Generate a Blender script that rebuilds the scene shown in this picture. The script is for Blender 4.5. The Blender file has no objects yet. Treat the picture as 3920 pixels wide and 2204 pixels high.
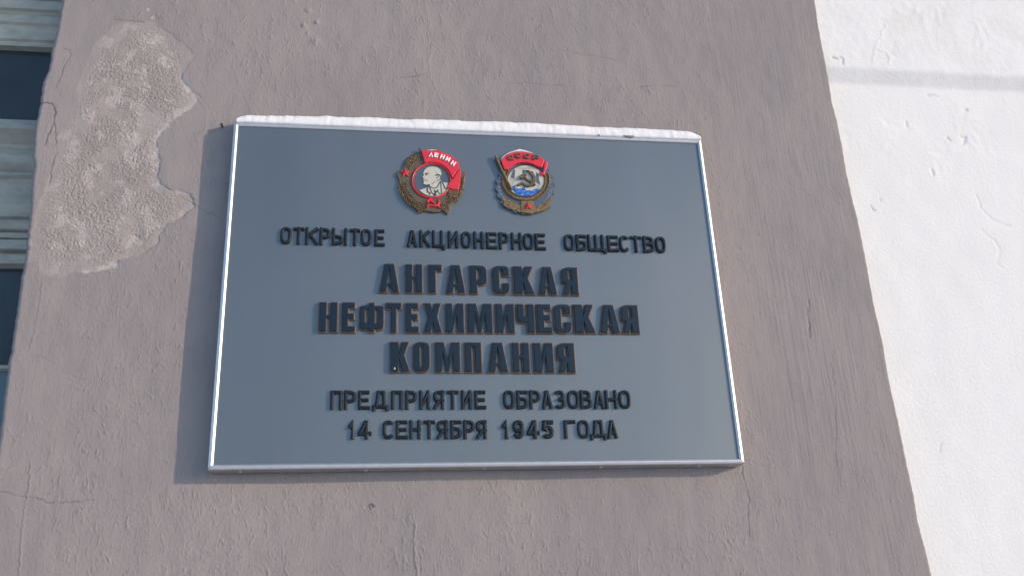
import bpy, math, random
import numpy as np
from mathutils import Vector
from mathutils.geometry import tessellate_polygon

random.seed(7)
scene = bpy.context.scene
COL = scene.collection
R = math.radians

# ------------------------------------------------------------------ camera
Z0 = 2.54                       # height of the plaque's centre above the ground
DEP = 0.047                     # how far the plaque's frame stands off the wall
W, H = 1.25, 0.8992             # plaque outer size
F_PX = 3753.73
CAM = (-0.28128, -2.23271 - DEP, -0.93921)      # relative to the plaque's centre on the wall
EUL = (1.96365, 0.04305, -0.14158)
cam_d = bpy.data.cameras.new("camera")
cam_d.sensor_fit = 'HORIZONTAL'
cam_d.sensor_width = 36.0
cam_d.lens = F_PX * 36.0 / 3920.0
cam_d.clip_start = 0.02
cam_d.clip_end = 3000
cam = bpy.data.objects.new("camera", cam_d)
cam.location = (CAM[0], CAM[1], CAM[2] + Z0)
cam.rotation_euler = EUL
COL.objects.link(cam)
scene.camera = cam
scene.render.resolution_x, scene.render.resolution_y = 1024, 575

# ------------------------------------------------------------------ world, sun, exposure
SUN = Vector((0.0863, -0.047, 0.0252)).normalized()      # towards the sun
EL = math.asin(SUN.z)
AZ = math.atan2(SUN.x, SUN.y)                            # clockwise from +Y
world = bpy.data.worlds.new("World")
scene.world = world
world.use_nodes = True
nt = world.node_tree
bg = nt.nodes["Background"]
sky = nt.nodes.new("ShaderNodeTexSky")
sky.sky_type = 'NISHITA'
sky.sun_disc = False
sky.sun_elevation = EL
sky.sun_rotation = AZ
sky.altitude = 400
sky.air_density = 1.0
sky.dust_density = 1.0
sky.ozone_density = 2.5
nt.links.new(sky.outputs[0], bg.inputs[0])
bg.inputs[1].default_value = 0.15
sun_d = bpy.data.lights.new("sun", 'SUN')
sun_d.energy = 2.0
sun_d.angle = R(0.5)
sun_d.color = (1.0, 0.75, 0.54)
sun = bpy.data.objects.new("sun", sun_d)
sun.rotation_euler = SUN.to_track_quat('Z', 'Y').to_euler()
sun.location = (6, -3, 6)
COL.objects.link(sun)
vs = scene.view_settings
scene.display_settings.display_device = 'sRGB'
vs.view_transform = 'Standard'
vs.look = 'None'
vs.exposure = 0.80
vs.gamma = 1.0
vs.use_curve_mapping = False
scene.cycles.max_bounces = 6
scene.cycles.use_denoising = True

# ------------------------------------------------------------------ unprojection helper (pixel of the photo -> point on a plane of the place)
_a, _b, _c = EUL
_Rx = np.array([[1, 0, 0], [0, math.cos(_a), -math.sin(_a)], [0, math.sin(_a), math.cos(_a)]])
_Ry = np.array([[math.cos(_b), 0, math.sin(_b)], [0, 1, 0], [-math.sin(_b), 0, math.cos(_b)]])
_Rz = np.array([[math.cos(_c), -math.sin(_c), 0], [math.sin(_c), math.cos(_c), 0], [0, 0, 1]])
RM = _Rz @ _Ry @ _Rx


def at(px, py, d=0.0):
    """(x, z) relative to the plaque's centre, on the plane d metres in front of the wall"""
    v = RM @ np.array([(px - 1960) / F_PX, -(py - 1102) / F_PX, -1.0])
    t = (-d - CAM[1]) / v[1]
    return (CAM[0] + t * v[0], CAM[2] + t * v[2])


# ------------------------------------------------------------------ materials
def mat(name, col, rough=0.6, metal=0.0, var=0.0, vscale=30.0, bump=0.0, bscale=300.0, spec=0.5, coat=0.0, stretch=None):
    m = bpy.data.materials.new(name)
    m.use_nodes = True
    n, l = m.node_tree.nodes, m.node_tree.links
    p = n["Principled BSDF"]
    p.inputs["Base Color"].default_value = (*col, 1)
    p.inputs["Roughness"].default_value = rough
    p.inputs["Metallic"].default_value = metal
    p.inputs["Specular IOR Level"].default_value = spec
    p.inputs["Coat Weight"].default_value = coat
    geo = n.new("ShaderNodeNewGeometry")
    vec = geo.outputs["Position"]
    if stretch:
        mp = n.new("ShaderNodeMapping")
        mp.inputs["Scale"].default_value = stretch
        l.new(vec, mp.inputs[0])
        vec = mp.outputs[0]
    if var > 0:
        t = n.new("ShaderNodeTexNoise")
        t.inputs["Scale"].default_value = vscale
        t.inputs["Detail"].default_value = 6
        l.new(vec, t.inputs["Vector"])
        mr = n.new("ShaderNodeMapRange")
        mr.inputs[1].default_value, mr.inputs[2].default_value = 0.3, 0.7
        mr.inputs[3].default_value, mr.inputs[4].default_value = 1 - var, 1 + var
        l.new(t.outputs[0], mr.inputs[0])
        mx = n.new("ShaderNodeMix")
        mx.data_type = 'RGBA'
        mx.blend_type = 'MULTIPLY'
        mx.inputs[0].default_value = 1
        mx.inputs[6].default_value = (*col, 1)
        l.new(mr.outputs[0], mx.inputs[7])
        l.new(mx.outputs[2], p.inputs["Base Color"])
    if bump > 0:
        t2 = n.new("ShaderNodeTexNoise")
        t2.inputs["Scale"].default_value = bscale
        t2.inputs["Detail"].default_value = 4
        l.new(vec, t2.inputs["Vector"])
        b = n.new("ShaderNodeBump")
        b.inputs["Strength"].default_value = 1.0
        b.inputs["Distance"].default_value = bump
        l.new(t2.outputs[0], b.inputs["Height"])
        l.new(b.outputs[0], p.inputs["Normal"])
    return m


def plaster_material():
    """grey limewash over plaster: mask attributes tell bare render, chalky bloom and open cracks apart"""
    m = mat("grey_plaster", (0.30, 0.265, 0.262), rough=0.95, spec=0.15)
    n, l = m.node_tree.nodes, m.node_tree.links
    p = n["Principled BSDF"]
    geo = n.new("ShaderNodeNewGeometry")

    def noise(scale, detail=5, rough=0.55, st=None):
        t = n.new("ShaderNodeTexNoise")
        t.inputs["Scale"].default_value = scale
        t.inputs["Detail"].default_value = detail
        t.inputs["Roughness"].default_value = rough
        if st:
            mp = n.new("ShaderNodeMapping")
            mp.inputs["Scale"].default_value = st
            l.new(geo.outputs["Position"], mp.inputs[0])
            l.new(mp.outputs[0], t.inputs["Vector"])
        else:
            l.new(geo.outputs["Position"], t.inputs["Vector"])
        return t.outputs[0]

    def attr(name):
        a = n.new("ShaderNodeAttribute")
        a.attribute_name = name
        return a.outputs["Fac"]

    def mix(fac, a, b, bt='MIX'):
        x = n.new("ShaderNodeMix")
        x.data_type = 'RGBA'
        x.blend_type = bt
        for s, v in ((0, fac), (6, a), (7, b)):
            if isinstance(v, (int, float)):
                x.inputs[s].default_value = v
            elif isinstance(v, tuple):
                x.inputs[s].default_value = (*v, 1)
            else:
                l.new(v, x.inputs[s])
        return x.outputs[2]

    def ramp(v, lo, hi, a=0.0, b=1.0):
        r = n.new("ShaderNodeMapRange")
        r.inputs[1].default_value, r.inputs[2].default_value = lo, hi
        r.inputs[3].default_value, r.inputs[4].default_value = a, b
        l.new(v, r.inputs[0])
        return r.outputs[0]

    base = mix(ramp(noise(2.2, 4), .35, .65), (0.258, 0.236, 0.240), (0.286, 0.262, 0.260))
    stain = ramp(noise(3.1, 7, .6, (1.3, 1, .55)), .50, .72, 0, .55)
    base = mix(stain, base, (0.292, 0.270, 0.258))
    base = mix(ramp(noise(40, 6, .6, (1, 1, .25)), .3, .7, 0, 1), base, mix(1.0, base, (0.93, 0.94, 0.95), 'MULTIPLY'))
    bare = mix(ramp(noise(9, 6), .35, .65), (0.305, 0.279, 0.268), (0.350, 0.324, 0.312))
    bare = mix(ramp(noise(160, 3), .35, .7), bare, mix(1.0, bare, (0.86, 0.86, 0.87), 'MULTIPLY'))
    c = mix(attr("bare"), base, bare)
    c = mix(attr("bloom"), c, (0.47, 0.44, 0.43))
    c = mix(attr("crack"), c, (0.075, 0.068, 0.075))
    l.new(c, p.inputs["Base Color"])
    def math_(op, a, b_=None):
        x = n.new("ShaderNodeMath")
        x.operation = op
        for k, v in ((0, a), (1, b_)):
            if v is None:
                continue
            if isinstance(v, (int, float)):
                x.inputs[k].default_value = v
            else:
                l.new(v, x.inputs[k])
        return x.outputs[0]

    def dashes(scale, st, lo, hi, mscale):
        # short brush-drag ridges: thin bands of a stretched noise, broken up by a second one
        r = ramp(math_('ABSOLUTE', math_('SUBTRACT', noise(scale, 1, .4, st), .5)), 0, .035, 1, 0)
        return math_('MULTIPLY', r, ramp(noise(mscale, 2, .5, (1, 1, .6)), lo, hi))

    fine = math_('MULTIPLY', noise(420, 4, .65, (1, 1, .6)), .32)
    ridge = math_('ADD', dashes(105, (1, 1, .30), .50, .60, 48), dashes(150, (.94, 1, .36), .50, .60, 60))
    smooth = math_('SUBTRACT', 1.0, attr("bare"))
    grit = math_('MULTIPLY', math_('ADD', math_('MULTIPLY', noise(300, 3, .6), 1.5), math_('MULTIPLY', noise(620, 2, .6), .9)), attr("bare"))
    hgt = math_('ADD', math_('ADD', fine, math_('MULTIPLY', math_('MULTIPLY', ridge, .42), math_('MULTIPLY', smooth, attr("drag")))), math_('MULTIPLY', grit, attr("grit")))
    b = n.new("ShaderNodeBump")
    b.inputs["Distance"].default_value = 0.0013
    b.inputs["Strength"].default_value = 1.0
    l.new(hgt, b.inputs["Height"])
    l.new(b.outputs[0], p.inputs["Normal"])
    return m


def panel_material():
    """sprayed metal sheet with settled dust specks and faint run marks"""
    m = mat("blue_grey_panel", (0.146, 0.176, 0.207), rough=0.50, metal=0.72)
    n, l = m.node_tree.nodes, m.node_tree.links
    p = n["Principled BSDF"]
    geo = n.new("ShaderNodeNewGeometry")

    def noise(scale, detail, st=(1, 1, 1)):
        mp = n.new("ShaderNodeMapping")
        mp.inputs["Scale"].default_value = st
        l.new(geo.outputs["Position"], mp.inputs[0])
        t = n.new("ShaderNodeTexNoise")
        t.inputs["Scale"].default_value = scale
        t.inputs["Detail"].default_value = detail
        l.new(mp.outputs[0], t.inputs["Vector"])
        return t.outputs[0]

    def rng(v, a, b, c, d):
        r = n.new("ShaderNodeMapRange")
        for i, q in enumerate((a, b, c, d)):
            r.inputs[i + 1].default_value = q
        l.new(v, r.inputs[0])
        return r.outputs[0]

    def mix(fac, a, b, bt='MIX'):
        x = n.new("ShaderNodeMix")
        x.data_type = 'RGBA'
        x.blend_type = bt
        for s, v in ((0, fac), (6, a), (7, b)):
            if isinstance(v, tuple):
                x.inputs[s].default_value = (*v, 1)
            elif isinstance(v, (int, float)):
                x.inputs[s].default_value = v
            else:
                l.new(v, x.inputs[s])
        return x.outputs[2]
    c = mix(rng(noise(5, 5, (1, 1, .3)), .35, .65, 0, 1), (0.157, 0.188, 0.216), (0.172, 0.204, 0.233))
    c = mix(rng(noise(350, 2), .70, .80, 0, .55), c, (0.32, 0.34, 0.36))
    c = mix(rng(noise(300, 2, (1, 1, .9)), .24, .30, .5, 0), c, (0.075, 0.092, 0.112))
    l.new(c, p.inputs["Base Color"])
    l.new(rng(noise(9, 6, (1, 1, .25)), .3, .7, .46, .55), p.inputs["Roughness"])
    b = n.new("ShaderNodeBump")
    b.inputs["Distance"].default_value = 0.00003
    l.new(noise(700, 3), b.inputs["Height"])
    l.new(b.outputs[0], p.inputs["Normal"])
    return m


def white_material():
    m = mat("white_limewash", (0.715, 0.730, 0.735), rough=0.9, spec=0.2)
    n, l = m.node_tree.nodes, m.node_tree.links
    p = n["Principled BSDF"]
    geo = n.new("ShaderNodeNewGeometry")
    sep = n.new("ShaderNodeSeparateXYZ")
    l.new(geo.outputs["Position"], sep.inputs[0])
    t = n.new("ShaderNodeTexNoise")
    t.inputs["Scale"].default_value = 6
    t.inputs["Detail"].default_value = 7
    mp = n.new("ShaderNodeMapping")
    mp.inputs["Scale"].default_value = (0.9, 1, 1.3)
    l.new(geo.outputs["Position"], mp.inputs[0])
    l.new(mp.outputs[0], t.inputs["Vector"])
    r = n.new("ShaderNodeMapRange")
    r.inputs[1].default_value, r.inputs[2].default_value = .42, .68
    l.new(t.outputs[0], r.inputs[0])
    a = n.new("ShaderNodeAttribute")
    a.attribute_name = "dirt"
    mu = n.new("ShaderNodeMath")
    mu.operation = 'MULTIPLY'
    l.new(r.outputs[0], mu.inputs[0])
    l.new(a.outputs["Fac"], mu.inputs[1])
    mx = n.new("ShaderNodeMix")
    mx.data_type = 'RGBA'
    mx.inputs[6].default_value = (0.715, 0.730, 0.735, 1)
    mx.inputs[7].default_value = (0.585, 0.575, 0.555, 1)
    l.new(mu.outputs[0], mx.inputs[0])
    a2 = n.new("ShaderNodeAttribute")
    a2.attribute_name = "crack"
    mx2 = n.new("ShaderNodeMix")
    mx2.data_type = 'RGBA'
    l.new(mx.outputs[2], mx2.inputs[6])
    mx2.inputs[7].default_value = (0.30, 0.29, 0.29, 1)
    l.new(a2.outputs["Fac"], mx2.inputs[0])
    l.new(mx2.outputs[2], p.inputs["Base Color"])
    t2 = n.new("ShaderNodeTexNoise")
    t2.inputs["Scale"].default_value = 140
    t2.inputs["Detail"].default_value = 7
    l.new(geo.outputs["Position"], t2.inputs["Vector"])
    b = n.new("ShaderNodeBump")
    b.inputs["Distance"].default_value = 0.0011
    l.new(t2.outputs[0], b.inputs["Height"])
    l.new(b.outputs[0], p.inputs["Normal"])
    return m


M = dict(
    plaster=plaster_material(),
    white=white_material(),
    panel=panel_material(),
    alu=mat("aluminium", (0.66, 0.665, 0.665), rough=0.44, metal=0.85, var=0.05, vscale=60, bump=0.00002, bscale=400, stretch=(1, 1, 1)),
    aluside=mat("dull_aluminium", (0.52, 0.51, 0.50), rough=0.45, metal=0.9, var=0.12, vscale=40),
    black=mat("dark_paint", (0.008, 0.013, 0.018), rough=0.30, spec=0.38, var=0.25, vscale=120, bump=0.0001, bscale=300),
    face=mat("slate_blue_face", (0.006, 0.017, 0.032), rough=0.34, spec=0.36, var=0.12, vscale=90, bump=0.00005, bscale=300),
    bronze=mat("worn_bronze", (0.180, 0.116, 0.076), rough=0.55, metal=0.15, var=0.35, vscale=120),
    gold=mat("antique_gold", (0.180, 0.125, 0.068), rough=0.55, metal=0.25, var=0.4, vscale=150, bump=0.0003, bscale=500),
    darkgold=mat("tarnished_gold", (0.125, 0.096, 0.068), rough=0.5, metal=0.3, var=0.3, vscale=150),
    red=mat("red_enamel", (0.62, 0.028, 0.045), rough=0.32, spec=0.5, var=0.08, vscale=80, coat=0.2),
    cream=mat("cream_enamel", (0.47, 0.465, 0.40), rough=0.5, var=0.05, vscale=60),
    ink=mat("dark_outline", (0.03, 0.045, 0.055), rough=0.6),
    whitep=mat("white_paint", (0.80, 0.80, 0.80), rough=0.4, var=0.04),
    blue=mat("blue_enamel", (0.015, 0.10, 0.42), rough=0.35, var=0.25, vscale=200, stretch=(1, 1, 3)),
    sky_enamel=mat("grey_blue_enamel", (0.085, 0.115, 0.150), rough=0.4, metal=0.2),
    palelines=mat("pale_blue_paint", (0.22, 0.42, 0.72), rough=0.4),
    lettergrey=mat("pale_grey_lettering", (0.27, 0.31, 0.35), rough=0.45, metal=0.2),
    snow=mat("snow", (0.73, 0.745, 0.77), rough=0.9, spec=0.15, bump=0.0008, bscale=320),
    frame=mat("old_white_window_paint", (0.37, 0.372, 0.325), rough=0.65, var=0.17, vscale=25, bump=0.0006, bscale=70, stretch=(1, 1, 2)),
    glass=mat("dark_window_glass", (0.034, 0.046, 0.054), rough=0.12, spec=0.5, var=0.3, vscale=4),
    milky=mat("pale_curtained_glass", (0.10, 0.155, 0.185), rough=0.15, spec=0.5, var=0.12, vscale=5),
    rust=mat("rusty_steel", (0.05, 0.035, 0.03), rough=0.8, var=0.4, vscale=300),
    dent=mat("dull_grey_tape", (0.16, 0.155, 0.155), rough=0.7, var=0.2, vscale=300),
    ground=mat("trodden_snow", (0.66, 0.69, 0.74), rough=0.9, var=0.08, vscale=1.5, bump=0.02, bscale=5),
)


# ------------------------------------------------------------------ mesh helpers
class MB:
    """collects vertices (x, depth, z) and faces of ONE mesh"""

    def __init__(s):
        s.v, s.f, s.smooth = [], [], []

    def add(s, verts, faces, smooth=False):
        o = len(s.v)
        s.v += [(x, -d, z) for x, d, z in verts]
        s.f += [tuple(o + i for i in f) for f in faces]
        s.smooth += [smooth] * len(faces)

    def build(s, name, m, parent=None):
        v = np.array(s.v, float)
        lo, hi = v.min(0), v.max(0)
        c = np.array([(lo[0] + hi[0]) / 2, hi[1], lo[2]])
        me = bpy.data.meshes.new(name)
        me.from_pydata((v - c).tolist(), [], s.f)
        me.polygons.foreach_set("use_smooth", s.smooth)
        import bmesh
        bm = bmesh.new()
        bm.from_mesh(me)
        bmesh.ops.recalc_face_normals(bm, faces=bm.faces)
        bm.to_mesh(me)
        bm.free()
        me.materials.append(m)
        o = bpy.data.objects.new(name, me)
        COL.objects.link(o)
        off = abs_loc(parent) if parent else Vector((0, 0, 0))
        o.location = Vector((c[0], c[1], c[2] + Z0)) - off
        if parent:
            o.parent = parent
        return o


def abs_loc(o):
    p = Vector(o.location)
    while o.parent:
        o = o.parent
        p = p + Vector(o.location)
    return p


def tag(o, label, cat, group=None, kind=None):
    o["label"], o["category"] = label, cat
    if group:
        o["group"] = group
    if kind:
        o["kind"] = kind
    return o


def empty(name, loc, parent=None):
    o = bpy.data.objects.new(name, None)
    o.empty_display_size = 0.05
    COL.objects.link(o)
    o.location = Vector(loc) - (abs_loc(parent) if parent else Vector((0, 0, 0)))
    o.parent = parent
    return o


def area(p):
    return .5 * sum(p[i - 1][0] * p[i][1] - p[i][0] * p[i - 1][1] for i in range(len(p)))


def orient(p, ccw=True):
    return list(p) if (area(p) > 0) == ccw else list(p)[::-1]


def inset(p, e):
    """move a CCW loop inwards (a CW hole outwards into the material) by e"""
    n, out = len(p), []
    for i in range(n):
        a, b, c = Vector(p[i - 1]), Vector(p[i]), Vector(p[(i + 1) % n])
        d1, d2 = (b - a), (c - b)
        if d1.length < 1e-9 or d2.length < 1e-9:
            out.append((b.x, b.y))
            continue
        d1.normalize()
        d2.normalize()
        n1, n2 = Vector((-d1.y, d1.x)), Vector((-d2.y, d2.x))
        k = n1 + n2
        if k.length < 1e-4:
            k = n1
        k.normalize()
        s = min(1 / max(k.dot(n1), 0.2), 1.8)
        q = b + k * e * s
        out.append((q.x, q.y))
    return out


def rounded(pts, w, h, seg=5):
    """unit-box outline with optional corner radius (in heights) -> points in metres"""
    P = [(p[0] * w, p[1] * h, (p[2] if len(p) > 2 else 0) * h) for p in pts]
    n, out = len(P), []
    for i in range(n):
        a, b, c = P[i - 1], P[i], P[(i + 1) % n]
        r = b[2]
        B = Vector(b[:2])
        if r <= 0:
            out.append(tuple(B))
            continue
        u, v = Vector(a[:2]) - B, Vector(c[:2]) - B
        r = min(r, u.length * .49, v.length * .49)
        p0, p1 = B + u.normalized() * r, B + v.normalized() * r
        for k in range(seg + 1):
            t = k / seg
            q = (1 - t) ** 2 * p0 + 2 * t * (1 - t) * B + t * t * p1
            out.append((q.x, q.y))
    return out


def prism(mb, loops, d0, d1, bev=0.0):
    """solid from depth d0 to d1 with a bevelled front edge; loops = [outer, holes...]"""
    L = [orient(loops[0], True)] + [orient(q, False) for q in loops[1:]]
    top = [inset(q, bev) if bev else q for q in L]
    vs, fs = [], []
    for q, t in zip(L, top):
        o, n = len(vs), len(q)
        vs += [(x, d0, z) for x, z in q]
        vs += [(x, d1 - bev, z) for x, z in q]
        if bev:
            vs += [(x, d1, z) for x, z in t]
        for k in range(2 if bev else 1):
            for i in range(n):
                j = (i + 1) % n
                fs.append((o + k * n + i, o + k * n + j, o + (k + 1) * n + j, o + (k + 1) * n + i))
    mb.add(vs, fs)
    flat = [p for q in top for p in q]
    tris = tessellate_polygon([[Vector((x, z, 0)) for x, z in q] for q in top])
    mb.add([(x, d1, z) for x, z in flat], [tuple(t) for t in tris])


PROF_ROUND = [(-.5, 0), (-.5, .45), (-.40, .75), (-.24, .94), (0, 1), (.24, .94), (.40, .75), (.5, .45), (.5, 0)]
PROF_FLAT = [(-.5, 0), (-.5, .7), (-.38, 1), (.38, 1), (.5, .7), (.5, 0)]


def sweep(mb, pts, w, d0, h, prof=PROF_ROUND, closed=False, smooth=False, taper=None):
    P = [Vector(p) for p in pts]
    n, k = len(P), len(prof)
    vs, fs = [], []
    for i in range(n):
        a = P[i - 1] if (i > 0 or closed) else None
        c = P[(i + 1) % n] if (i < n - 1 or closed) else None
        d1 = (P[i] - a).normalized() if a is not None else (c - P[i]).normalized()
        d2 = (c - P[i]).normalized() if c is not None else d1
        n1, n2 = Vector((-d1.y, d1.x)), Vector((-d2.y, d2.x))
        m = n1 + n2
        if m.length < 1e-4:
            m = n1
        m.normalize()
        s = min(1 / max(m.dot(n1), .3), 1.7)
        ww = w * (taper[i] if taper else 1)
        for o, y in prof:
            q = P[i] + m * (o * ww * s)
            vs.append((q.x, d0 + y * h * (min(1, taper[i] * 1.3) if taper else 1), q.y))
    for i in range(n if closed else n - 1):
        j = (i + 1) % n
        for t in range(k - 1):
            fs.append((i * k + t, j * k + t, j * k + t + 1, i * k + t + 1))
    if not closed:
        fs.append(tuple(range(k)))
        fs.append(tuple((n - 1) * k + t for t in range(k)))
    mb.add(vs, fs, smooth)


def ell(cx, cy, rx, ry, a0, a1, n, ex=1.0):
    out = []
    for i in range(n):
        t = R(a0 + (a1 - a0) * i / (n - 1))
        c, s = math.cos(t), math.sin(t)
        out.append((cx + rx * math.copysign(abs(c) ** ex, c), cy + ry * math.copysign(abs(s) ** ex, s)))
    return out


# ------------------------------------------------------------------ lettering
def bowl(x0, x1, y0, y1, n=11):          # D-shaped bowl from (x0,y1) round to (x0,y0)
    ry = (y1 - y0) / 2
    rx = min(x1 - x0, .62)
    return [(x0, y1)] + ell(x1 - rx, (y0 + y1) / 2, rx, ry, 90, -90, n, .8) + [(x0, y0)]


def mirror(sts):
    return [[(1 - x, y) for x, y in s] for s in sts]


LOOP = ell(.5, .5, .5, .5, 90, -270, 33, .72)[:-1]
THIN = {
    'О': [('c', LOOP)],
    'Т': [[(0, 1), (1, 1)], [(.5, 1), (.5, 0)]],
    'К': [[(0, 0), (0, 1)], [(.98, 1), (.02, .40)], [(.34, .60), (1, 0)]],
    'Р': [[(0, 0), (0, 1)], bowl(0, 1, .42, 1)],
    'Ь': [[(0, 1), (0, 0)], bowl(0, 1, 0, .54)],
    'Ы': [[(0, 1), (0, 0)], bowl(0, .66, 0, .54), [(1, 1), (1, 0)]],
    'Е': [[(.94, 1), (0, 1), (0, 0), (1, 0)], [(0, .50), (.84, .50)]],
    'А': [[(0, 0), (.44, 1), (.56, 1), (1, 0)], [(.18, .27), (.82, .27)]],
    'Ц': [[(0, 1), (0, 0), (1.0, 0), (1.0, -.16)], [(.80, 1), (.80, 0)]],
    'И': [[(0, 1), (0, 0)], [(1, 1), (1, 0)], [(.02, .06), (.98, .94)]],
    'Н': [[(0, 1), (0, 0)], [(1, 1), (1, 0)], [(0, .5), (1, .5)]],
    'Б': [[(.94, 1), (0, 1), (0, 0)], bowl(0, 1, 0, .56)],
    'Щ': [[(0, 1), (0, 0), (1, 0), (1, -.14)], [(.43, 1), (.43, 0)], [(.86, 1), (.86, 0)]],
    'С': [ell(.5, .5, .5, .5, 38, 322, 27, .75)],
    'В': [[(0, 0), (0, 1)], bowl(0, .92, .54, 1), bowl(0, 1, 0, .54)],
    'П': [[(0, 0), (0, 1), (1, 1), (1, 0)]],
    'Д': [[(0, -.10), (0, .06), (1, .06), (1, -.10)], [(.20, .06), (.34, 1), (.76, 1), (.80, .06)]],
    'Я': mirror([[(0, 0), (0, 1)], bowl(0, 1, .42, 1), [(.42, .42), (1, 0)]]),
    'З': [ell(.42, .75, .5, .25, 150, -90, 14, .85) + [(.30, .50)], [(.30, .50)] + ell(.45, .26, .55, .26, 90, -150, 15, .85)],
    'Г': [[(0, 0), (0, 1), (1, 1)]],
    'Л': [[(0, 0), (.5, 1), (1, 0)]],
    'Х': [[(0, 0), (1, 1)], [(0, 1), (1, 0)]],
    'Й': [[(0, 1), (0, 0)], [(1, 1), (1, 0)], [(0, 0), (1, 1)], [(.3, 1.25), (.7, 1.25)]],
    '1': [[(0, .64), (.30, .74), (.78, 1), (.78, 0)]],
    '4': [[(.74, 0), (.74, 1), (.62, 1), (0, .27), (0, .24), (1, .24)]],
    '9': [('c', ell(.5, .70, .5, .30, 90, -270, 25, .85)[:-1]), ell(.5, .5, .5, .5, 12, -148, 16, .8)],
    '5': [[(.92, 1), (.10, 1), (.03, .52), (.10, .50)] + ell(.48, .31, .52, .31, 140, -148, 20, .85)],
}


def thin_glyph(mb, ch, w, h, s, d0, th, xf=lambda p: p, prof=PROF_ROUND):
    for k, st in enumerate(THIN[ch]):
        closed = st[0] == 'c'
        st = st[1] if closed else st
        pts = []
        for x, y in st:
            gx = s / 2 + x * (w - s) if ch != 'Х' else s * .5 + x * (w - s)
            pts.append((gx, s / 2 + y * (h - s)))
        if not closed:                    # run stroke ends out to the box edge where they stop on it
            for e, nb in ((0, 1), (-1, -2)):
                a, b = Vector(pts[e]), Vector(pts[nb])
                if st[e][1] in (0, 1) or st[e][1] < 0 or (st[e][0] in (0, 1, .94, .92, .84) and abs(a.y - b.y) < 1e-6):
                    dv = (a - b).normalized() * s / 2
                    pts[e] = tuple(a + dv)
        sweep(mb, [xf(p) for p in pts], s, d0, th * (1 + .025 * k), prof, closed)


BOLD = {
    'А': [[(0, 0), (.25, 1), (.75, 1), (1, 0), (.61, 0), (.55, .19), (.45, .19), (.39, 0)], [(.445, .34), (.5, .80), (.555, .34)]],
    'Н': [[(0, 0), (0, 1), (.45, 1), (.45, .58), (.55, .58), (.55, 1), (1, 1), (1, 0), (.55, 0), (.55, .43), (.45, .43), (.45, 0)]],
    'Г': [[(0, 0), (0, 1), (1, 1), (1, .76), (.58, .76), (.58, 0)]],
    'Р': [[(0, 0), (0, 1), (1, 1, .24), (1, .30, .24), (.47, .30), (.47, 0)], [(.45, .82), (.58, .82, .05), (.58, .50, .05), (.44, .50)]],
    'С': [[(0, 0, .24), (0, 1, .24), (1, 1, .24), (1, .62), (.58, .62), (.58, .82, .06), (.45, .82, .06), (.45, .18, .06), (.58, .18, .06), (.58, .40), (1, .40), (1, 0, .24)]],
    'К': [[(0, 0), (0, 1), (.46, 1), (.46, .62), (.56, 1), (.97, 1), (.72, .55), (1, 0), (.56, 0), (.46, .38), (.46, 0)]],
    'Я': [[(1, 0), (1, 1), (0, 1, .26), (0, .42, .22), (.20, .39), (.02, 0), (.44, 0), (.55, .34), (.55, .34), (.55, 0)], [(.45, .82, .05), (.55, .82), (.56, .55), (.45, .55, .05)]],
    'Е': [[(0, 0), (0, 1), (.97, 1), (.97, .78), (.52, .78), (.52, .64), (.92, .64), (.92, .41), (.52, .41), (.52, .22), (1, .22), (1, 0)]],
    'Ф': [[(.36, 0), (.36, .08), (0, .08, .30), (0, .90, .30), (.36, .90), (.36, 1), (.64, 1), (.64, .90), (1, .90, .30), (1, .08, .30), (.64, .08), (.64, 0)],
          [(.27, .32, .06), (.27, .72, .06), (.34, .72), (.34, .32)], [(.66, .32), (.66, .72), (.73, .72, .06), (.73, .32, .06)]],
    'Т': [[(.29, 0), (.29, .77), (0, .77), (0, 1), (1, 1), (1, .77), (.71, .77), (.71, 0)]],
    'Х': [[(0, 0), (.23, .52), (.03, 1), (.42, 1), (.5, .72), (.58, 1), (.97, 1), (.77, .52), (1, 0), (.56, 0), (.5, .28), (.44, 0)]],
    'И': [[(0, 0), (0, 1), (.41, 1), (.41, .45), (.58, 1), (1, 1), (1, 0), (.59, 0), (.59, .55), (.42, 0)]],
    'М': [[(0, 0), (0, 1), (.38, 1), (.5, .42), (.62, 1), (1, 1), (1, 0), (.69, 0), (.69, .60), (.58, 0), (.42, 0), (.31, .60), (.31, 0)]],
    'Ч': [[(0, 1), (0, .36, .22), (.55, .33), (.55, 0), (1, 0), (1, 1), (.55, 1), (.55, .56), (.45, .58, .05), (.45, 1)]],
    'О': [[(0, 0, .24), (0, 1, .24), (1, 1, .24), (1, 0, .24)], [(.45, .18, .05), (.45, .82, .05), (.55, .82, .05), (.55, .18, .05)]],
    'П': [[(0, 0), (0, 1), (1, 1), (1, 0), (.55, 0), (.55, .80), (.45, .80), (.45, 0)]],
}

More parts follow.
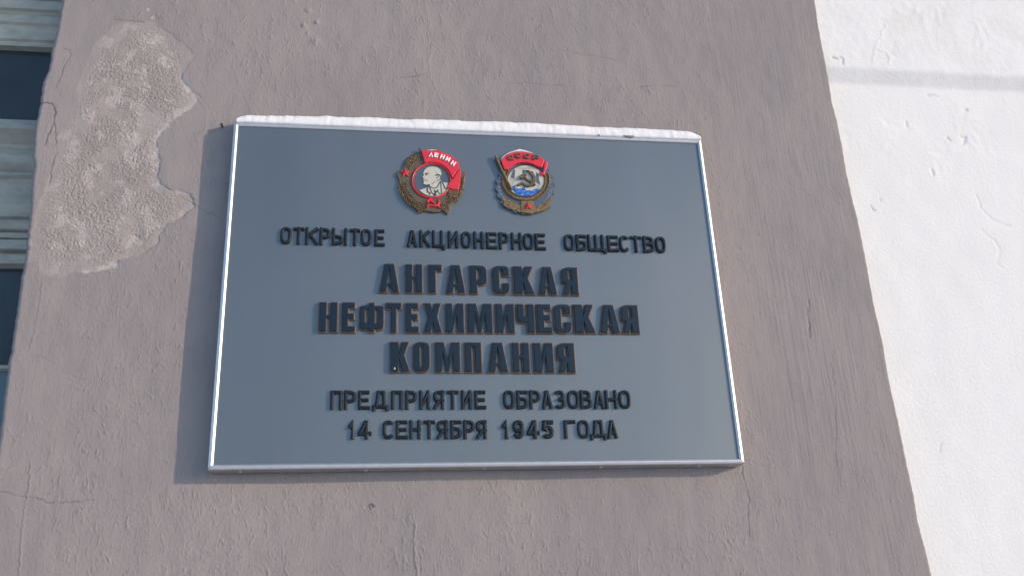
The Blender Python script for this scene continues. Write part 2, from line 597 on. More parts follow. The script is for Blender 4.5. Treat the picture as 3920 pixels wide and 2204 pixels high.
# per line: (bold?, letter list with left and right edge in photo pixels, (left x, top, bottom), (right x, top, bottom))
LINES = [
    (False, [('О', 1072, 1117), ('Т', 1122, 1164), ('К', 1168.5, 1217), ('Р', 1222.5, 1265), ('Ы', 1270, 1330), ('Т', 1338, 1379), ('О', 1380, 1423), ('Е', 1433, 1473),
             ('А', 1558, 1597), ('К', 1605, 1646), ('Ц', 1653.5, 1704), ('И', 1714, 1755), ('О', 1764, 1805), ('Н', 1812, 1852), ('Е', 1861, 1902), ('Р', 1909, 1948), ('Н', 1956, 1998), ('О', 2002, 2044), ('Е', 2047.5, 2089),
             ('О', 2158, 2200), ('Б', 2205, 2246.5), ('Щ', 2249.5, 2321), ('Е', 2325, 2368), ('С', 2370.5, 2410.5), ('Т', 2414.5, 2455.5), ('В', 2462, 2506), ('О', 2509, 2550)],
     (1094, 868.5, 933), (2530, 905.5, 967)),
    (True, [('А', 1450, 1531), ('Н', 1550.5, 1619.5), ('Г', 1638, 1694.5), ('А', 1705, 1783), ('Р', 1796, 1866), ('С', 1883, 1952), ('К', 1964, 2047), ('А', 2058.5, 2132.5), ('Я', 2148, 2215)],
     (1490, 1008, 1120), (2180, 1022, 1130)),
    (True, [('Н', 1219, 1295.5), ('Е', 1307, 1363.5), ('Ф', 1374, 1472), ('Т', 1475, 1539.5), ('Е', 1549.5, 1606), ('Х', 1619, 1694), ('И', 1704, 1778.5), ('М', 1788.5, 1887), ('И', 1896.5, 1971), ('Ч', 1977, 2048), ('Е', 2053.5, 2114), ('С', 2119, 2188), ('К', 2195, 2280), ('А', 2292, 2372), ('Я', 2376, 2447)],
     (1257, 1155, 1272), (2411, 1166, 1277)),
    (True, [('К', 1491.5, 1573), ('О', 1580, 1648), ('М', 1664.5, 1764), ('П', 1778, 1846), ('А', 1864.5, 1946.5), ('Н', 1959, 2029), ('И', 2042, 2120.5), ('Я', 2131.5, 2203)],
     (1532, 1306.5, 1425), (2167, 1311, 1427)),
    (False, [('П', 1264, 1311), ('Р', 1317, 1363.5), ('Е', 1370.5, 1416), ('Д', 1424.5, 1488), ('П', 1497, 1542.5), ('Р', 1551.5, 1596.5), ('И', 1604, 1646.5), ('Я', 1658.5, 1701), ('Т', 1711.5, 1755), ('И', 1765, 1807), ('Е', 1816.5, 1860.5),
             ('О', 1926, 1971.5), ('Б', 1977.5, 2022), ('Р', 2026.5, 2070.5), ('А', 2074.5, 2115.5), ('З', 2123.5, 2165), ('О', 2172, 2219), ('В', 2221.5, 2267), ('А', 2273, 2314), ('Н', 2316.5, 2364), ('О', 2369, 2416)],
     (1287, 1493.5, 1566), (2392, 1492.5, 1562.5)),
    (False, [('1', 1328, 1362), ('4', 1369, 1422), ('С', 1464, 1509), ('Е', 1515, 1560.5), ('Н', 1567, 1611.5), ('Т', 1621.5, 1665), ('Я', 1671.5, 1714.5), ('Б', 1724.5, 1767.5), ('Р', 1774, 1818), ('Я', 1822.5, 1864),
             ('1', 1917, 1951), ('9', 1963, 2007), ('4', 2016.5, 2065), ('5', 2075, 2121), ('Г', 2159.5, 2204), ('О', 2210.5, 2257.5), ('Д', 2258, 2322), ('А', 2324, 2365)],
     (1345, 1607.5, 1679.5), (2345, 1606, 1676)),
]
PAN = 0.0405         # front of the sheet metal panel


def lettering(parent):
    for bold, items, lf, rt in LINES:
        d = PAN + (.006 if bold else .004)
        for ch, l, r in items:
            t = ((l + r) / 2 - lf[0]) / (rt[0] - lf[0])
            yt, yb = lf[1] + t * (rt[1] - lf[1]), lf[2] + t * (rt[2] - lf[2])
            ym = (yt + yb) / 2
            x0, x1 = at(l, ym, d)[0], at(r, ym, d)[0]
            z1, z0 = at((l + r) / 2, yt, d)[1], at((l + r) / 2, yb, d)[1]
            w, h = x1 - x0, z1 - z0
            name = 'digit' if ch.isdigit() else 'letter'
            if bold:
                loops = [rounded(q, w, h) for q in BOLD[ch]]
                loops = [orient(loops[0], True)] + [orient(q, False) for q in loops[1:]]
                loops = [[(x + x0, z + z0) for x, z in q] for q in loops]
                mb = MB()
                prism(mb, loops, PAN + .0002, PAN + .0058, .0008)
                base = mb.build(name, M['bronze'], parent)
                mf = MB()
                prism(mf, [inset(q, .0023) for q in loops], PAN + .0050, PAN + .0100, .0012)
                mf.build('raised_face', M['face'], base)
            else:
                mb = MB()
                s = .0084 if not ch.isdigit() else .0100
                thin_glyph(mb, ch, w, h, s, PAN + .0002, .0068, lambda p: (p[0] + x0, p[1] + z0))
                mb.build(name, M['black'], parent)


# ------------------------------------------------------------------ medals
def star(mb, c, rad, d0, h, rot=90, conv=None):
    vs, n = [], 10
    for i in range(n):
        a = R(rot + 36 * i)
        r = rad if i % 2 == 0 else rad * .42
        vs.append((c[0] + r * math.cos(a), c[1] + r * math.sin(a)))
    v3 = [(x, d0, z) for x, z in vs] + [(x, d0 + h * .35, z) for x, z in vs] + [(c[0], d0 + h, c[1])]
    fs = []
    for i in range(n):
        j = (i + 1) % n
        fs += [(i, j, n + j, n + i), (n + i, n + j, 2 * n)]
    mb.add(v3, fs)


def grain(mb, c, ang, ln, wd, d0, h):
    ca, sa = math.cos(ang), math.sin(ang)
    def q(u, v): return (c[0] + u * ca - v * sa, c[1] + u * sa + v * ca)
    ring = [q(-ln / 2, 0), q(-.1 * ln, wd / 2), q(ln / 2, 0), q(-.1 * ln, -wd / 2)]
    top = q(-.08 * ln, 0)
    mb.add([(x, d0, z) for x, z in ring] + [(top[0], d0 + h, top[1])], [(0, 1, 4), (1, 2, 4), (2, 3, 4), (3, 0, 4)])


def lenin_medal(parent):
    K = 4.828
    def P(x, y, d=PAN + .008):
        return at(1490 + x / K, 540 + y / K, d)
    def PL(pts, d=PAN + .008):
        return [P(x, y, d) for x, y in pts]
    S = .000134                                     # metres per tracing unit
    b = MB()
    out = [(135, 565), (200, 530), (262, 480), (285, 400), (335, 300), (400, 250), (440, 268), (485, 255), (540, 215), (575, 190), (640, 300), (900, 330), (1200, 470),
           (1345, 555), (1405, 570), (1410, 660), (1395, 730), (1392, 790), (1372, 870), (1350, 940), (1275, 1030), (1255, 1085), (1190, 1130), (1145, 1180), (1120, 1290), (1080, 1345), (1025, 1305), (970, 1265),
           (930, 1300), (800, 1310), (715, 1285), (650, 1270), (600, 1300), (545, 1322), (500, 1240), (465, 1170), (390, 1120), (330, 1060), (225, 970), (245, 920), (215, 850), (185, 760), (175, 690), (140, 620)]
    prism(b, [PL(out)], PAN + .0002, PAN + .0060, .0012)
    base = b.build('medal', M['darkgold'], parent)
    # wheat ears
    g = MB()
    rnd = random.Random(3)
    def ears(a0, a1, n):
        for i in range(n):
            a = a0 + (a1 - a0) * i / n
            r = (452, 492, 530, 566)[i % 4] + rnd.uniform(-14, 14)
            if abs(a - 195) < 17 or (a < 90 and r > 545 and a > 45):
                continue
            x, y = 781 + r * 1.06 * math.cos(R(a)), 735 + r * 1.0 * math.sin(R(a))
            p, q = P(x, y), P(x + 10 * math.sin(R(a)), y - 10 * math.cos(R(a)))
            ang = math.atan2(q[1] - p[1], q[0] - p[0]) + (.62, -.5, .5, -.62)[i % 4] + rnd.uniform(-.15, .15)
            grain(g, p, ang, 96 * S, 36 * S, PAN + .0055, .0040)
    ears(100, 178, 66)
    g.build('wheat_sheaf', M['gold'], base)
    g = MB()
    ears(212, 258, 38)
    g.build('wheat_sheaf', M['gold'], base)
    g = MB()
    ears(76, -8, 76)
    for sx, x0 in ((-1, 1110), (1, 520)):
        if sx > 0:
            g.build('wheat_sheaf', M['gold'], base)
            g = MB()
        for k in range(6):
            sweep(g, PL([(x0 + sx * 14 * k, 1210 + 16 * k), (x0 + sx * (130 + 6 * k), 1180 + 16 * k)]), 9 * S, PAN + .0058, .0014)
    g.build('wheat_stalks', M['gold'], base)
    # inner disc and ring
    c = MB()
    prism(c, [PL(ell(782, 732, 345, 300, 0, 352.5, 48), PAN + .007)], PAN + .004, PAN + .0068)
    c.build('inner_disc', M['sky_enamel'], base)
    rg = MB()
    sweep(rg, PL(ell(782, 727, 354, 316, 0, 354, 60), PAN + .009), 34 * S, PAN + .0055, .0046, closed=True, smooth=True)
    rg.build('ring', M['red'], base)
    rg = MB()
    sweep(rg, PL(ell(784, 729, 326, 290, 0, 354, 60), PAN + .008), 12 * S, PAN + .0062, .0024, closed=True, smooth=True)
    rg.build('inner_ring', M['bronze'], base)
    # profile portrait: flat relief
    h = MB()
    head = [(800, 472), (730, 480), (680, 505), (648, 545), (632, 585), (624, 604), (640, 622), (628, 650), (604, 676), (616, 690), (640, 694), (618, 708), (622, 722), (642, 730), (632, 742), (640, 762), (630, 786), (638, 806),
            (672, 816), (722, 810), (748, 803), (748, 835), (735, 850), (690, 862), (630, 882), (555, 910), (600, 945), (660, 985), (730, 1012), (800, 1022), (860, 1022), (930, 1008), (1000, 975), (1050, 935), (1075, 895), (1085, 840), (1088, 775),
            (1040, 768), (990, 765), (950, 752), (948, 716), (930, 690), (938, 655), (962, 640), (966, 590), (948, 540), (912, 500), (860, 478)]
    prism(h, [PL(head)], PAN + .0062, PAN + .0084, .0004)
    h.build('portrait', M['cream'], base)
    k = MB()
    D = PAN + .0082
    def ln(pts, w, tp=None):
        sweep(k, PL(pts), w * 1.3 * S, D, .0007 + .00003 * len(k.f) / 30, PROF_FLAT, taper=tp)
    ln([(655, 605), (690, 603), (740, 598)], 20, (.6, 1, .5))
    ln([(672, 628), (702, 622)], 15)
    ln([(606, 682), (655, 688)], 14, (1, .4))
    ln([(622, 722), (675, 726), (712, 738)], 9)
    ln([(636, 808), (690, 816), (748, 806)], 12)
    ln([(850, 640), (890, 625), (930, 636), (960, 640)], 22, (.6, 1, 1, .5))
    ln([(870, 590), (880, 604)], 12)
    ln([(905, 655), (912, 672)], 10)
    ln([(880, 680), (890, 695)], 12)
    ln([(882, 738), (915, 726), (940, 712)], 10)
    for q in ((848, 745), (822, 768), (798, 788)):
        ln([q, (q[0] - 10, q[1] + 12)], 12)
    ln([(748, 838), (790, 868), (850, 876), (890, 850), (945, 745)], 13)
    ln([(735, 840), (755, 880), (780, 940), (840, 1018)], 14)
    ln([(705, 850), (702, 905), (712, 945), (760, 965), (740, 1000)], 22, (.6, 1, 1, .8, .7))
    ln([(948, 750), (955, 830), (965, 905), (964, 990)], 13)
    ln([(820, 905), (850, 935), (890, 932), (905, 900)], 24, (.6, 1, 1, .6))
    ln([(850, 935), (850, 1010)], 42, (.5, 1))
    ln([(890, 930), (940, 985)], 12)
    ln([(975, 765), (1000, 800), (1020, 850), (1030, 880), (1065, 885)], 15)
    k.build('portrait_lines', M['ink'], base)
    # banner
    f = MB()
    flag = [(592, 163), (650, 165), (720, 172), (800, 165), (880, 165), (960, 192), (1040, 228), (1110, 252), (1165, 278), (1225, 335), (1280, 405), (1300, 478), (1235, 580), (1172, 685), (1148, 640), (1112, 560), (1050, 485), (960, 425), (860, 392), (750, 385), (662, 405)]
    prism(f, [PL(flag, PAN + .012)], PAN + .0055, PAN + .0125, .0012)
    fold = [(1308, 492), (1322, 560), (1318, 700), (1302, 800), (1278, 905), (1160, 885), (1076, 855), (1092, 788), (1150, 715), (1186, 685), (1250, 582)]
    prism(f, [PL(fold, PAN + .012)], PAN + .0055, PAN + .0118, .0012)
    bn = f.build('banner', M['red'], base)
    p = MB()
    sweep(p, PL([(562, 135), (610, 270), (660, 405)], PAN + .011), 26 * S, PAN + .0055, .0052)
    star(p, P(562, 150), 26 * S, PAN + .008, .004)
    p.build('flagpole', M['darkgold'], base)
    q = MB()
    prism(q, [PL([(1105, 885), (1285, 908), (1262, 1048), (1085, 1012)], PAN + .010)], PAN + .0055, PAN + .0085, .0006)
    for i in range(8):
        t = i / 7
        sweep(q, PL([(1112 + 160 * t, 892 + 20 * t), (1098 + 158 * t, 1002 + 34 * t)], PAN + .010), 10 * S, PAN + .0083, .0014)
    sweep(q, PL([(1096, 968), (1272, 992)], PAN + .010), 16 * S, PAN + .0086, .0020)
    q.build('fringe', M['gold'], base)
    for ch, (cx, cy), an in (('Л', (775, 255), -6), ('Е', (870, 262), -12), ('Н', (985, 292), -18), ('И', (1085, 335), -25), ('Н', (1183, 412), -32)):
        c0 = P(cx, cy, PAN + .014)
        a = R(an)
        w, hh = 82 * S, 100 * S
        def xf(pt, a=a, c0=c0, w=w, hh=hh):
            u, v = pt[0] - w / 2, pt[1] - hh / 2
            return (c0[0] + u * math.cos(a) - v * math.sin(a), c0[1] + u * math.sin(a) + v * math.cos(a))
        l_ = MB()
        thin_glyph(l_, ch, w, hh, 25 * S, PAN + .0122, .0030, xf, PROF_FLAT)
        l_.build('letter', M['whitep'], base)
    s = MB()
    star(s, P(298, 578, PAN + .010), 102 * S, PAN + .0060, .0062, 92)
    s.build('star', M['red'], base)
    t = MB()
    sweep(t, PL([(775, 1105), (860, 1165), (942, 1232)], PAN + .010), 34 * S, PAN + .0058, .0050)
    sweep(t, PL([(705, 1130), (750, 1085), (800, 1075)], PAN + .010), 52 * S, PAN + .0058, .0058, PROF_FLAT)
    sweep(t, PL([(898, 1068), (918, 1100), (922, 1140), (895, 1178), (845, 1192), (780, 1180), (720, 1192), (700, 1225)], PAN + .010), 42 * S, PAN + .0058, .0047,
          taper=(.35, .9, 1.15, 1.2, 1.1, .85, .8, .7))
    t.build('hammer_and_sickle', M['red'], base)
    return base, P


def labour_medal(parent):
    K = 4.827
    def P(x, y, d=PAN + .008):
        return at(1870 + x / K, 540 + y / K, d)
    def PL(pts, d=PAN + .008):
        return [P(x, y, d) for x, y in pts]
    S = .000134
    b = MB()
    C = (680, 830)
    gear = []
    for i in range(44):
        a0 = i * 360 / 44
        r = 1.0 if i % 2 else .952
        for a in (a0 + .6, a0 + 7.6):
            gear.append((C[0] + 552 * r * math.cos(R(a)), C[1] + 515 * r * math.sin(R(a))))
    prism(b, [PL(gear)], PAN + .0002, PAN + .0055, .0006)
    base = b.build('medal', M['sky_enamel'], parent)
    # motto running round the gear
    def arc_text(txt, a0, a1, rx, ry):
        ins = MB()
        for i, ch in enumerate(txt):
            if ch == ' ':
                continue
            a = R(a0 + (a1 - a0) * i / (len(txt) - 1))
            c0 = P(C[0] + rx * math.cos(a), C[1] + ry * math.sin(a), PAN + .006)
            e = P(C[0] + rx * math.cos(a + .05), C[1] + ry * math.sin(a + .05), PAN + .006)
            an = math.atan2(e[1] - c0[1], e[0] - c0[0])
            w, hh = 36 * S, 52 * S
            def xf(pt):
                u, v = pt[0] - w / 2, pt[1] - hh / 2
                return (c0[0] + u * math.cos(an) - v * math.sin(an), c0[1] + u * math.sin(an) + v * math.cos(an))
            thin_glyph(ins, ch, w, hh, 9 * S, PAN + .0054, .0010, xf, PROF_FLAT)
        ins.build('inscription', M['lettergrey'], base)
    arc_text("ПРОЛЕТАРИИ ВСЕХ", 112, 212, 478, 440)
    arc_text("СТРАН СОЕДИНЯЙТЕСЬ", -32, 66, 478, 440)
    # inner disc: dam and water
    d_ = MB()
    prism(d_, [PL(ell(690, 760, 345, 312, 0, 354, 60))], PAN + .0050, PAN + .0068)
    d_.build('inner_disc', M['cream'], base)
    w_ = MB()
    water = [(438, 838), (488, 810), (500, 868), (560, 880), (620, 868), (668, 848), (690, 905), (800, 910), (880, 872), (950, 905), (925, 945), (875, 990), (800, 1030), (700, 1046), (600, 1030), (520, 985), (465, 915)]
    prism(w_, [PL(water)], PAN + .0066, PAN + .0076, .0003)
    wat = w_.build('water', M['blue'], base)
    wl = MB()
    rnd = random.Random(5)
    for i in range(26):
        x, y = rnd.uniform(500, 860), rnd.uniform(915, 1005)
        if ((x - 690) / 300) ** 2 + ((y - 760) / 262) ** 2 > 1:
            continue
        sweep(wl, PL([(x, y), (x + 24, y - 9), (x + 56, y - 26)]), 5 * S, PAN + .0074, .0006 + .00001 * i, PROF_FLAT)
    wl.build('wave_lines', M['palelines'], base)
    dm = MB()
    for q in ([(455, 535), (495, 532), (480, 688), (408, 668)], [(625, 530), (668, 530), (665, 600), (640, 612)], [(770, 555), (828, 560), (826, 640), (800, 600)], [(885, 570), (915, 600), (958, 812), (888, 762)]):
        prism(dm, [PL(q)], PAN + .0064, PAN + .0074)
    dm.build('dam_openings', M['sky_enamel'], base)
    dl = MB()
    for i in range(9):
        sweep(dl, PL([(570 + 28 * i, 482), (569 + 28 * i, 520)]), 5 * S, PAN + .0066, .0006 + .00001 * i, PROF_FLAT)
    sweep(dl, PL([(560, 501), (805, 501)]), 4 * S, PAN + .0066, .0008, PROF_FLAT)
    dl.build('dam_railing', M['lettergrey'], base)
    dl = MB()
    for i in range(4):
        sweep(dl, PL([(890 + 4 * i, 805 + 22 * i), (975 - 8 * i, 848 + 16 * i)]), 5 * S, PAN + .0066, .0007 + .00001 * i, PROF_FLAT)
    dl.build('dam_steps', M['lettergrey'], base)
    dl = MB()
    for i in range(4):
        sweep(dl, PL([(400 + 10 * i, 770 + 18 * i), (480 - 2 * i, 745 + 16 * i)]), 5 * S, PAN + .0066, .0007 + .00001 * i, PROF_FLAT)
    dl.build('dam_steps', M['lettergrey'], base)
    dl = MB()
    for i in range(9):
        sweep(dl, PL([(415 + 24 * i, 692), (413 + 24 * i, 752)]), 5 * S, PAN + .0066, .0006 + .00001 * i, PROF_FLAT)
    sweep(dl, PL([(375, 690), (620, 722)]), 8 * S, PAN + .0066, .0010, PROF_FLAT)
    dl.build('dam_railing', M['lettergrey'], base)
    # hammer and sickle
    t = MB()
    sweep(t, PL([(640, 655), (750, 730), (868, 815)], PAN + .011), 46 * S, PAN + .0070, .0058, PROF_FLAT)
    sweep(t, PL([(592, 690), (625, 640), (690, 622)], PAN + .011), 66 * S, PAN + .0070, .0066, PROF_FLAT)
    sweep(t, PL([(678, 535), (745, 555), (805, 605), (842, 665), (845, 735), (815, 790), (760, 820), (700, 818), (650, 790), (618, 758)], PAN + .011), 62 * S, PAN + .0070, .0052, PROF_FLAT,
          taper=(.35, .7, 1, 1.15, 1.1, 1, .9, .85, .7, .5))
    sweep(t, PL([(625, 762), (585, 790), (540, 815)], PAN + .011), 44 * S, PAN + .0070, .0050, PROF_FLAT)
    t.build('hammer_and_sickle', M['darkgold'], base)
    # oak and laurel wreath
    g = MB()
    rnd = random.Random(9)
    for i in range(96):
        a = -20 + 236 * i / 96
        off = 30 if i % 2 else -30
        x, y = 684 + (398 + off) * math.cos(R(a)), 718 + (345 + off) * math.sin(R(a))
        p, q = P(x, y), P(x - 10 * math.sin(R(a)), y + 10 * math.cos(R(a)))
        sg = 1 if a < 92 else -1
        ang = math.atan2(q[1] - p[1], q[0] - p[0]) + (0 if sg < 0 else math.pi) + (.55 if (off > 0) == (sg > 0) else -.55) + rnd.uniform(-.15, .15)
        grain(g, p, ang, 92 * S, 54 * S, PAN + .0062, .0052)
    sweep(g, PL(ell(684, 718, 398, 345, -22, 214, 50)), 84 * S, PAN + .0050, .0022)
    g.build('leaf_wreath', M['gold'], base)
    # banner, roll, pole
    f = MB()
    flag = [(228, 345), (262, 300), (320, 250), (400, 210), (500, 187), (600, 184), (700, 200), (800, 224), (900, 258), (980, 300), (1025, 345), (1015, 420), (992, 490), (930, 478), (860, 448), (790, 412), (700, 392), (610, 392), (530, 408), (460, 442), (400, 490), (345, 528), (290, 520), (258, 430)]
    prism(f, [PL(flag, PAN + .014)], PAN + .0055, PAN + .0145, .0016)
    roll = [(1045, 350), (1098, 382), (1092, 450), (1062, 540), (1036, 605), (1000, 625), (948, 595), (958, 572), (1000, 575), (1022, 490), (1030, 420)]
    prism(f, [PL(roll, PAN + .014)], PAN + .0055, PAN + .0135, .0016)
    f.build('banner', M['red'], base)
    p = MB()
    sweep(p, PL([(140, 285), (240, 500), (330, 690), (440, 900)], PAN + .012), 50 * S, PAN + .0050, .0075, smooth=False)
    sweep(p, PL([(128, 250), (160, 330)], PAN + .012), 66 * S, PAN + .0055, .0085, taper=(.5, 1))
    p.build('flagpole', M['gold'], base)
    for ch, (cx, cy), an in (('С', (418, 305), 14), ('С', (555, 265), 4), ('С', (715, 278), -6), ('Р', (880, 308), -16)):
        c0 = P(cx, cy, PAN + .017)
        a = R(an)
        w, hh = 122 * S, 118 * S
        def xf(pt, a=a, c0=c0, w=w, hh=hh):
            u, v = pt[0] - w / 2, pt[1] - hh / 2
            return (c0[0] + u * math.cos(a) - v * math.sin(a), c0[1] + u * math.sin(a) + v * math.cos(a))
        l_ = MB()
        thin_glyph(l_, ch, w, hh, 34 * S, PAN + .0142, .0042, xf, PROF_FLAT)
        l_.build('letter', M['darkgold'], base)
    # ribbon
    r_ = MB()
    left = [(262, 1005), (360, 1065), (470, 1130), (600, 1185), (600, 1318), (430, 1262), (268, 1190), (285, 1115), (236, 1062)]
    right = [(1145, 1035), (1168, 1092), (1138, 1128), (1148, 1212), (1030, 1272), (870, 1322), (830, 1205), (950, 1175), (1060, 1110)]
    prism(r_, [PL(left)], PAN + .0040, PAN + .0078, .0008)
    prism(r_, [PL(right)], PAN + .0040, PAN + .0078, .0008)
    prism(r_, [PL([(596, 1105), (822, 1105), (872, 1308), (800, 1345), (600, 1318)])], PAN + .0040, PAN + .0090, .0008)
    for i in range(16):
        u = rnd.uniform(290, 560)
        y = 1120 + (u - 290) * .42 + rnd.uniform(-20, 70)
        sweep(r_, PL([(u, y), (u + 34, y + 8 + rnd.uniform(-8, 20))]), 7 * S, PAN + .0077, .0007 + .00001 * i, PROF_FLAT)
        u = rnd.uniform(880, 1110)
        y = 1255 - (u - 880) * .36 + rnd.uniform(-60, 20)
        sweep(r_, PL([(u, y), (u + 26, y - 30)]), 7 * S, PAN + .0077, .0007 + .00001 * i, PROF_FLAT)
    r_.build('ribbon', M['gold'], base)
    s = MB()
    star(s, P(735, 1198, PAN + .012), 82 * S, PAN + .0088, .0058, 93)
    s.build('star', M['red'], base)
    return base, P


def snow_cap(pts_low, pts_high, P, d0, d1, label):
    """little drift on a banner's upper edge"""
    mb = MB()
    lo = [P(x, y, d1) for x, y in pts_low]
    hi = [P(x, y, d1) for x, y in pts_high]
    n = len(lo)
    vs, fs = [], []
    for i in range(n):
        (xa, za), (xb, zb) = lo[i], hi[i]
        zb = max(zb, za + .0004)
        for d, t in ((d0, 0), (d0, .8), ((d0 + d1) / 2, 1), (d1 - .001, .75), (d1 + .0004, .3), (d1, 0)):
            vs.append((xa + (xb - xa) * t, d, za - .0005 + (zb - za) * t))
    for i in range(n - 1):
        for k in range(6):
            j = (k + 1) % 6
            fs.append((i * 6 + k, (i + 1) * 6 + k, (i + 1) * 6 + j, i * 6 + j))
    fs.append(tuple(range(6)))
    fs.append(tuple((n - 1) * 6 + k for k in range(6)))
    mb.add(vs, fs, True)
    return tag(mb.build('snow_drift', M['snow']), label, 'snow', 'snow lying on the plaque')


# ------------------------------------------------------------------ noise for the plaster relief
def gn(x, y, seed):
    rs = np.random.RandomState(seed)
    ang = rs.rand(128, 128) * 2 * np.pi
    gx, gy = np.cos(ang), np.sin(ang)
    ix, iy = np.floor(x).astype(np.int32), np.floor(y).astype(np.int32)
    fx, fy = x - ix, y - iy
    ux, uy = fx * fx * fx * (fx * (fx * 6 - 15) + 10), fy * fy * fy * (fy * (fy * 6 - 15) + 10)
    i0, j0, i1, j1 = ix & 127, iy & 127, (ix + 1) & 127, (iy + 1) & 127
    a = gx[i0, j0] * fx + gy[i0, j0] * fy
    b = gx[i1, j0] * (fx - 1) + gy[i1, j0] * fy
    c = gx[i0, j1] * fx + gy[i0, j1] * (fy - 1)
    d = gx[i1, j1] * (fx - 1) + gy[i1, j1] * (fy - 1)
    return ((a + (b - a) * ux) + ((c + (d - c) * ux) - (a + (b - a) * ux)) * uy) * 1.45


def sst(x, a, b):
    t = np.clip((x - a) / (b - a), 0, 1)
    return t * t * (3 - 2 * t)


def poly_mask(X, Z, poly):
    m = np.zeros(X.shape, bool)
    n = len(poly)
    for i in range(n):
        x0, z0 = poly[i - 1]
        x1, z1 = poly[i]
        if abs(z1 - z0) < 1e-12:
            continue
        c = ((z0 > Z) != (z1 > Z)) & (X < (x1 - x0) * (Z - z0) / (z1 - z0) + x0)
        m ^= c
    return m


def blur(a, n, times=2):
    for _ in range(times):
        for ax in (0, 1):
            c = np.cumsum(np.pad(a, [(n + 1, n) if k == ax else (0, 0) for k in (0, 1)], mode='edge'), axis=ax)
            L = a.shape[ax]
            hi = np.take(c, np.arange(2 * n + 1, 2 * n + 1 + L), axis=ax)
            lo = np.take(c, np.arange(0, L), axis=ax)
            a = (hi - lo) / (2 * n + 1)
    return a


def line_dist(X, Z, pts, wob=0.0, seed=1):
    """distance to a polyline with the signed side, only exact close by"""
    D = np.full(X.shape, 9.0)
    S = np.zeros(X.shape)
    if wob:
        X = X + wob * gn(X / .012, Z / .012, seed)
        Z = Z + wob * gn(X / .012 + 31, Z / .012 + 7, seed + 1)
    for (x0, z0), (x1, z1) in zip(pts, pts[1:]):
        dx, dz = x1 - x0, z1 - z0
        L2 = dx * dx + dz * dz
        t = np.clip(((X - x0) * dx + (Z - z0) * dz) / L2, 0, 1)
        d = np.hypot(X - x0 - t * dx, Z - z0 - t * dz)
        s = (X - x0) * dz - (Z - z0) * dx
        k = d < D
        D[k] = d[k]
        S[k] = np.sign(s[k])
    return D, S


def grid_object(name, X, Y, Z, m, parent, attrs, loc):
    nz, nx = X.shape
    v = np.stack([X - loc[0], Y - loc[1], Z - loc[2]], -1).reshape(-1, 3)
    idx = np.arange(nz * nx).reshape(nz, nx)
    q = np.stack([idx[:-1, :-1], idx[:-1, 1:], idx[1:, 1:], idx[1:, :-1]], -1).reshape(-1, 4)
    me = bpy.data.meshes.new(name)
    me.vertices.add(len(v))
    me.vertices.foreach_set("co", v.astype(np.float32).ravel())
    me.loops.add(q.size)
    me.loops.foreach_set("vertex_index", q.astype(np.int32).ravel())
    me.polygons.add(len(q))
    me.polygons.foreach_set("loop_start", np.arange(0, q.size, 4, dtype=np.int32))
    me.polygons.foreach_set("use_smooth", np.ones(len(q), bool))
    me.update(calc_edges=True)
    for k, a in attrs.items():
        at_ = me.attributes.new(k, 'FLOAT', 'POINT')
        at_.data.foreach_set("value", a.astype(np.float32).ravel())
    me.materials.append(m)
    o = bpy.data.objects.new(name, me)
    COL.objects.link(o)
    o.location = Vector((loc[0], loc[1], loc[2] + Z0)) - (abs_loc(parent) if parent else Vector((0, 0, 0)))
    o.parent = parent
    return o


def spaced(lo, hi, step, far_lo, far_hi):
    fine = np.arange(lo, hi + step / 2, step)
    a, g, s = [], lo, step
    while g > far_lo:
        s = min(s * 1.25, .12)
        g -= s
        a.append(max(g, far_lo))
    b, g, s = [], hi, step
    g = fine[-1]
    while g < far_hi:
        s = min(s * 1.25, .12)
        g += s
        b.append(min(g, far_hi))
    return np.concatenate([a[::-1], fine, b])


SRC = lambda pts: [at(x, y, 0) for x, y in pts]

PATCH = [(437, 100), (481, 84), (539, 83), (589, 79), (614, 104), (651, 124), (701, 166), (734, 195), (752, 213), (725, 249), (701, 286), (697, 309), (734, 340), (767, 377), (734, 418), (680, 447), (639, 485), (597, 539),
         (614, 583), (609, 666), (618, 707), (667, 728), (730, 740), (750, 790), (692, 836), (647, 860), (618, 893), (593, 947), (556, 972), (514, 983), (452, 993), (452, 1022), (390, 1036), (332, 1043), (286, 1039),
         (237, 1063), (195, 1063), (170, 1047), (154, 1001), (112, 997), (112, 950), (138, 831), (180, 707), (215, 624), (215, 539), (272, 447), (300, 373), (300, 315), (338, 232), (365, 166), (407, 137)]
FLAT = [(690, 447), (767, 380), (800, 430), (760, 500), (735, 540), (735, 740), (667, 728), (618, 707), (609, 666), (614, 583), (640, 530)]
BLOOM = [(705, 300, 26), (735, 355, 24), (745, 395, 18), (715, 425, 22), (655, 475, 30), (610, 525, 26), (585, 590, 36), (600, 650, 28), (598, 700, 22), (425, 1015, 24), (385, 1030, 18), (330, 1036, 16), (565, 155, 34), (545, 270, 26), (640, 240, 30), (480, 470, 22), (500, 520, 26), (390, 255, 26), (330, 430, 20), (567, 38, 7), (584, 70, 9), (310, 930, 22)]
